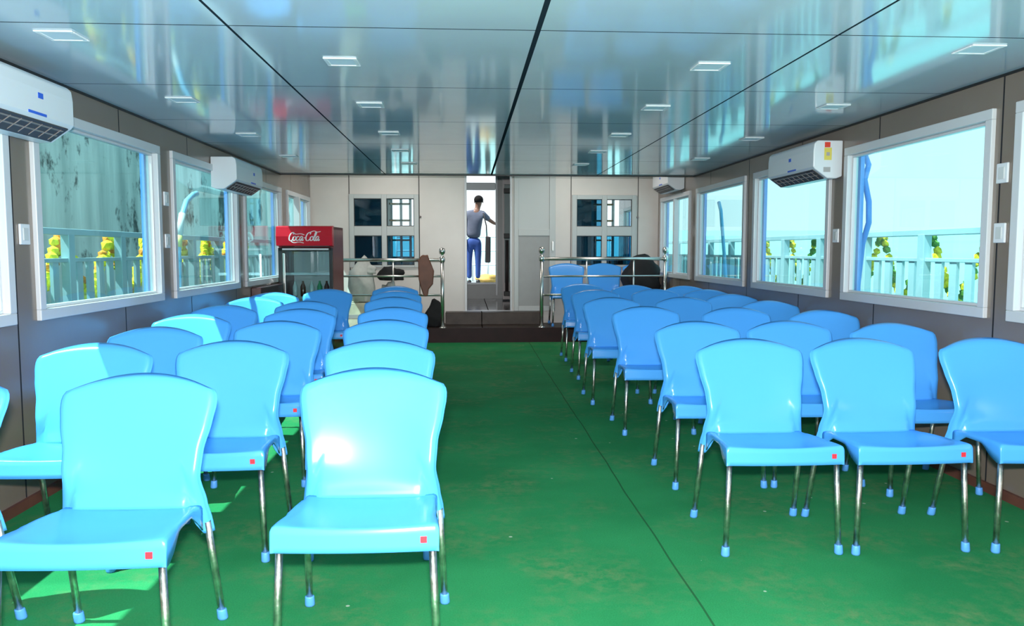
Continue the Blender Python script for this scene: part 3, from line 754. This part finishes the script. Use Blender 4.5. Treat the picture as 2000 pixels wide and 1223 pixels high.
bm = BM(); box(bm, -.16, .16, -.14, .14, 0, .325); mesh_obj('body', bm, M['carton'], t, bevel=.005)
bm = BM(); box(bm, -.162, .162, -.142, -.14, .12, .17); mesh_obj('printed_band', bm, M['grey_print'], t)
blob('cloth_bundle', (-1.04, 10.74, PZ), (.14, .13, .40), M['white_sack'], 'grey bundle behind the left handrail under the black jacket', 'bundle', seed=5)
blob('black_jacket', (-1.03, 10.74, PZ+.615), (.17, .12, .12), M['black_cloth'], 'black jacket lying on a grey bundle behind the left handrail', 'jacket', seed=6)
blob('black_bag', (-.44, 10.62, PZ), (.13, .12, .21), M['black_cloth'], 'small black bag on the platform beside the left handrail post', 'bag', seed=8)
# brown bag hanging from the left handrail
t = thing('brown_handbag', 'brown leather bag hanging from the left handrail near its post', 'handbag', (-.545, yr-.035, .66))
bm = BM()
prof = [(-.02, 0), (.03, .0), (.045, .09), (.10, .16), (.115, .33), (.06, .47), (.03, .53), (-.05, .53), (-.09, .46), (-.085, .22), (-.06, .12)]
prism(bm, prof, 'y', -.045, .01); mesh_obj('bag_body', bm, M['brown_leather'], t, bevel=.012)
bm = BM(); tube(bm, [(-.04, -.02, .50), (-.03, .0, .53), (0, .05, .525), (.03, .0, .53), (.04, -.02, .50)], .008, 8); mesh_obj('strap', bm, M['brown_leather'], t, True)

# ------------------------------------------------------------------ deck outside, railings, garlands
for nm, x0, x1 in (('trim_10', -3.12, XL-.09), ('trim_11', XR+.09, 3.67)):
    bm = BM(); box(bm, x0, x1, YA, 16.5, -.25, -.05); struct(mesh_obj(nm, bm, M['deck']))
def deck_rail(label, X, yposts, y0, y1):
    t = thing('deck_railing', label, 'railing', (X, y0, -.05))
    L = y1-y0
    bm = BM(); box(bm, -.03, .03, 0, L, 1.415, 1.465); mesh_obj('top_rail', bm, M['rail_paint'], t, bevel=.006)
    bm = BM(); box(bm, -.02, .02, 0, L, 1.215, 1.245); mesh_obj('middle_rail', bm, M['rail_paint'], t, bevel=.004)
    bm = BM(); box(bm, -.02, .02, 0, L, .10, .13); mesh_obj('bottom_rail', bm, M['rail_paint'], t, bevel=.004)
    for y in yposts:
        bm = BM(); box(bm, -.032, .032, y-y0-.045, y-y0+.045, 0, 1.43); mesh_obj('post', bm, M['rail_paint'], t, bevel=.004)
    pm = None; y = y0+.1; n = 0
    while y < y1-.05 and n < 95:
        if min(abs(y-p) for p in yposts) > .06:
            if pm is None:
                bm = BM(); box(bm, -.012, .012, -.042, .042, .12, 1.22); pm = mesh_obj('baluster', bm, M['rail_paint'], t); pm.location = (0, y-y0, 0)
            else:
                c = pm.copy(); C.objects.link(c); c.parent = t; c.location = (0, y-y0, 0)
            n += 1
        y += .18
    return t
PR = [1.47+.9*k for k in range(16)]
PL = [1.65+.9*k for k in range(16)]
deck_rail('pale blue deck railing outside the right windows, in front of the sea', 3.55, PR, .8, 15.9)
deck_rail('pale blue deck railing outside the left windows, in front of the concrete wall', -3.0, PL, .8, 15.4)
def garland(label, X, y0, y1, drop, mats, r, group, dens=.055, jit=.01):
    bm = BM(); n = int(((y1-y0)+drop*1.6)/dens); rnd = random
    for k in range(n+1):
        u = k/n; uu = .5-.5*math.cos(u*math.pi) if False else u
        # swag shape: steep at the ends
        y = y0 + (y1-y0)*(.5+.5*math.copysign(abs(2*uu-1)**1.08, 2*uu-1))
        z = 1.36 - drop*(1-abs(2*uu-1)**1.45)
        mi = rnd.choice([0, 0, 1] if len(mats) == 2 else [0, 0, 0, 1, 2])
        ball(bm, (rnd.uniform(-.01, .01), y-y0+rnd.uniform(-jit, jit), z+rnd.uniform(-jit, jit)), r*rnd.uniform(.8, 1.15), 1, mi, .12)
    # leafy knot at each end
    for yy in (0, y1-y0):
        for k in range(2): ball(bm, (0, yy+rnd.uniform(-.01, .01), 1.345-.03*k), r*.9, 1, len(mats)-1, .2)
    return tag(mesh_obj('flower_garland', bm, mats, None, False, loc=(X, y0, 0)), label, 'garland', group)
nth = ['first', 'second', 'third', 'fourth', 'fifth', 'sixth', 'seventh', 'eighth', 'ninth', 'tenth', 'eleventh', 'twelfth']
i = 0
GRY = [3.82, 4.56, 5.30, 6.02, 6.75, 7.42, 8.06, 8.72, 9.45, 10.15]; GLY = [3.68, 4.53, 5.38, 6.24, 7.05, 7.86, 8.76, 9.62, 10.45, 11.3]
for a, b in zip(GRY, GRY[1:]):
    if i >= 9: break
    garland('yellow-green flower garland swagged on the right deck railing, %s from the front' % nth[i], 3.625, a+.035, b-.035, .50, [M['marigold'], M['leaf']], .036, 'flower garlands on the right railing'); i += 1
i = 0
for a, b in zip(GLY, GLY[1:]):
    if i >= 9: break
    garland('bright yellow flower garland swagged on the left deck railing, %s from the front' % nth[i], -3.09, a+.035, b-.035, .48, [M['yellow_bloom'], M['yellow_bloom'], M['orange_bloom']], .045, 'flower garlands on the left railing', .022, .035); i += 1

# pale blue hose outside the second left window, dropping from the air conditioner
bm = BM(); pts = [(0, .55, 1.74), (0, .45, 1.72), (0, .30, 1.66), (0, .17, 1.52), (0, .10, 1.36), (0, .07, 1.2), (0, .05, .8), (0, .03, .3), (0, .02, -.04)]
t = thing('drain_hose', 'pale blue drain hose curving down outside the second left window', 'hose', (XL-.16, 6.42, 0))
tube(bm, pts, .022, 10); mesh_obj('hose', bm, M['hose'], t, True)
bm = BM(); tube(bm, [(0, .19, 1.55), (0, .10, 1.37)], .027, 10); mesh_obj('white_wrap', bm, M['white_plastic'], t, True)
bm = BM(); tube(bm, [(0, .10, 1.37), (0, .075, 1.28)], .028, 10); mesh_obj('yellow_tape', bm, M['tape'], t, True)
bm = BM(); t = thing('drain_hose', 'blue drain hose hanging outside the third right window', 'hose', (XR+.16, 8.62, 0))
tube(bm, [(0, .28, 1.80), (0, .20, 1.70), (0, .14, 1.5), (0, .05, 1.2), (0, -.05, .8), (0, -.10, -.04)], .02, 10); mesh_obj('hose', bm, M['hose'], t, True)
bm = BM(); t = thing('drain_hose', 'blue drain hose bulging beside the near edge of the largest right window', 'hose', (XR+.16, 5.56, 0))
tube(bm, [(0, .05, 1.95), (0, -.02, 1.86), (0, .03, 1.76), (0, -.04, 1.6), (0, -.05, 1.45), (0, .03, 1.30), (0, .08, 1.0), (0, .08, -.04)], .02, 10); mesh_obj('hose', bm, M['seal'], t, True)

# pier wall to port, sea to starboard
bm = BM(); box(bm, -6.6, -5.4, -6, 30, -3.4, 5.2); o = mesh_obj('pier_wall', bm, M['concrete']); tag(o, 'tall stained concrete pier wall outside the left windows', 'wall')
t = thing('blue_tarpaulin', 'blue tarpaulin heaped between the left railing and the pier wall', 'tarpaulin', (-4.6, 6.5, -.29))
for i_ in range(1):
    bm = BM(); bmesh.ops.create_icosphere(bm, subdivisions=3, radius=1)
    for v in bm.verts:
        k = 1+.15*math.sin(5*v.co.x+3*v.co.y)+.1*math.sin(9*v.co.y+v.co.z*4); v.co = Vector((v.co.x*.6*k, v.co.y*2.6*k, max(v.co.z, -.3)*.75*k))
    mesh_obj('sheet', bm, M['blue_tarp'], t, True)
bm = BM(); box(bm, -5.4, -3.8, -6, 30, -1.2, -.6); tag(mesh_obj('fender_ledge', bm, M['concrete'], None), 'low concrete ledge at the foot of the pier wall', 'ledge')
bm = BM(); g = 2500
v = [bm.verts.new(p) for p in ((-g, -g, 0), (g, -g, 0), (g, g, 0), (-g, g, 0))]; bm.faces.new(v)
o = mesh_obj('sea', bm, M['sea'], None, loc=(0, 0, -1.6)); o.rotation_euler = (rad(1.56), 0, 0); tag(o, 'flat turquoise sea reaching to the horizon', 'sea', kind='stuff')

# ------------------------------------------------------------------ bow deck with the person
bm = BM(); box(bm, XL, XR, YBOW+.06, 17.2, .3, .60); struct(mesh_obj('trim_12', bm, M['deck']))
t = thing('bow_railing', 'white railing across the bow deck behind the person', 'railing', (-1.5, 17.0, .6))
for z in (.35, .65, .95):
    bm = BM(); tube(bm, [(0, 0, z), (4, 0, z)], .018, 8); mesh_obj('rail', bm, M['white_paint'], t, True)
for x in (0, .9, 1.62, 1.95, 2.6, 3.3, 4):
    bm = BM(); tube(bm, [(x, 0, 0), (x, 0, .95)], .02, 8); mesh_obj('post', bm, M['white_paint'], t, True)
blob('tan_sack', (.40, 16.1, .60), (.20, .16, .12), M['tan_sack'], 'tan sack lying on the bow deck by the feet of the person', 'sack', seed=3)
blob('green_tarpaulin', (.72, 16.2, .60), (.13, .15, .42), M['green_tarp'], 'dark green tarpaulin bundle at the right of the bow doorway', 'tarpaulin', seed=9)

def skin_body(name, verts, edges, radii, root, material, parent, sub=2):
    me = bpy.data.meshes.new(name); me.from_pydata(verts, edges, []); o = bpy.data.objects.new(name, me); C.objects.link(o)
    me.skin_vertices or None
    sk = o.modifiers.new('skin', 'SKIN'); sk.use_smooth_shade = True
    if not me.skin_vertices: 
        bpy.context.view_layer.objects.active = o
    for i, r in enumerate(radii):
        rr = r if isinstance(r, tuple) else (r, r); me.skin_vertices[0].data[i].radius = rr
        me.skin_vertices[0].data[i].use_root = (i == root)
    s = o.modifiers.new('sub', 'SUBSURF'); s.levels = sub; s.render_levels = sub
    me.materials.append(material); o.parent = parent; return o
P = thing('person', 'person in slate blue shirt and blue jeans on the bow deck, arm reaching right', 'person', (.13, 15.6, .60))
hh = 1.0
# skin: head, neck, arms and hands as one continuous surface (trunk inside the clothes)
V = [(0.0, 0, .92), (.02, 0, 1.15), (.04, 0, 1.36), (.075, .01, 1.46), (.095, .02, 1.54), (.105, .025, 1.62), (.10, .02, 1.68)]
E_ = [(0, 1), (1, 2), (2, 3), (3, 4), (4, 5), (5, 6)]
Rr = [(.09, .06), (.09, .06), (.09, .05), .046, .062, .082, .06]
def add_chain(start, pts, rs):
    prev = start
    for p, r in zip(pts, rs):
        V.append(p); Rr.append(r); E_.append((prev, len(V)-1)); prev = len(V)-1
    return prev
# reaching arm (viewer's right)
e = add_chain(2, [(.19, .0, 1.36), (.29, .06, 1.27), (.40, .12, 1.20), (.45, .14, 1.175)], [.05, .043, .036, .022])
palm = add_chain(e, [(.49, .155, 1.16)], [.028])
add_chain(e, [(.465, .135, 1.185), (.485, .13, 1.20), (.50, .128, 1.205)], [.011, .010, .008])
for k, (dy, dz, ln) in enumerate(((-.018, .014, .062), (-.006, .006, .07), (.008, -.002, .066), (.020, -.010, .052))):
    add_chain(palm, [(.52, .155+dy, 1.16+dz), (.52+ln*.5, .16+dy, 1.150+dz), (.52+ln, .16+dy, 1.13+dz)], [.010, .009, .0075])
# hanging arm (viewer's left, behind the shirt side)
e = add_chain(2, [(-.13, .0, 1.36), (-.18, -.02, 1.12), (-.17, -.06, .90), (-.165, -.07, .86)], [.05, .042, .034, .022])
palm = add_chain(e, [(-.163, -.075, .82)], [.028])
add_chain(e, [(-.145, -.09, .845), (-.14, -.10, .82), (-.14, -.105, .80)], [.011, .010, .008])
for k, (dy, ln) in enumerate(((-.026, .06), (-.010, .068), (.008, .064), (.024, .05))):
    add_chain(palm, [(-.163, -.075+dy, .79), (-.158, -.077+dy, .79-ln*.5), (-.150, -.08+dy, .79-ln)], [.010, .009, .0075])
skin_body('body', V, E_, Rr, 0, M['skin'], P)
# ears and nose on the head
bm = BM(); ball(bm, (.10, .105, 1.605), .016, 1, 0, 0, (1, 1, 1.3)); ball(bm, (.187, .02, 1.605), .016, 2, 0, 0, (.5, 1, 1.7)); ball(bm, (.022, .02, 1.605), .016, 2, 0, 0, (.5, 1, 1.7))
mesh_obj('face', bm, M['skin'], P, True)
bm = BM(); bmesh.ops.create_icosphere(bm, subdivisions=3, radius=1)
for v in bm.verts: v.co = Vector((.103+v.co.x*.092, .012+v.co.y*.10, 1.645+max(v.co.z, -.55)*.09))
mesh_obj('hair', bm, M['hair'], P, True)
# shirt
V = [(0.0, 0, .88), (.0, 0, 1.02), (.02, 0, 1.22), (.035, 0, 1.36), (.065, .01, 1.44)]; E_ = [(0, 1), (1, 2), (2, 3), (3, 4)]
Rr = [(.155, .12), (.15, .115), (.165, .115), (.15, .10), .055]
add_chain(3, [(.19, .0, 1.37), (.27, .045, 1.29), (.31, .07, 1.262)], [.066, .058, .052])
add_chain(3, [(-.13, .0, 1.37), (-.165, -.01, 1.22), (-.175, -.015, 1.14)], [.066, .058, .052])
skin_body('shirt', V, E_, Rr, 0, M['shirt'], P)
# jeans
V = [(0, 0, .93), (.0, 0, .84)]; E_ = [(0, 1)]; Rr = [(.14, .105), (.145, .11)]
for s_ in (-1, 1): add_chain(1, [(s_*.085, 0, .74), (s_*.088+.0, -.01, .46), (s_*.085, .01, .10)], [.088, .062, .05])
skin_body('jeans', V, E_, Rr, 0, M['jeans'], P)
for s_ in (-1, 1):
    V = [(s_*.085, .03, .05), (s_*.087, -.05, .04), (s_*.09, -.13, .03)]
    skin_body('shoe', [(x, -y+.0, z) for x, y, z in V], [(0, 1), (1, 2)], [.048, .045, .032], 0, M['rubber'], P)
t = thing('shoulder_bag', 'long black bag hanging at the right side of the person on the bow', 'bag', (.40, 15.50, 1.02))
bm = BM(); prism(bm, [(-.05, 0), (.06, 0), (.065, .50), (-.035, .52)], 'y', -.05, .04); mesh_obj('bag_body', bm, M['black_cloth'], t, bevel=.02)
bm = BM(); tube(bm, [(-.01, 0, .50), (-.02, .02, .72), (-.08, .04, .965), (-.09, .1, .93)], .012, 8); mesh_obj('strap', bm, M['black_cloth'], t, True)
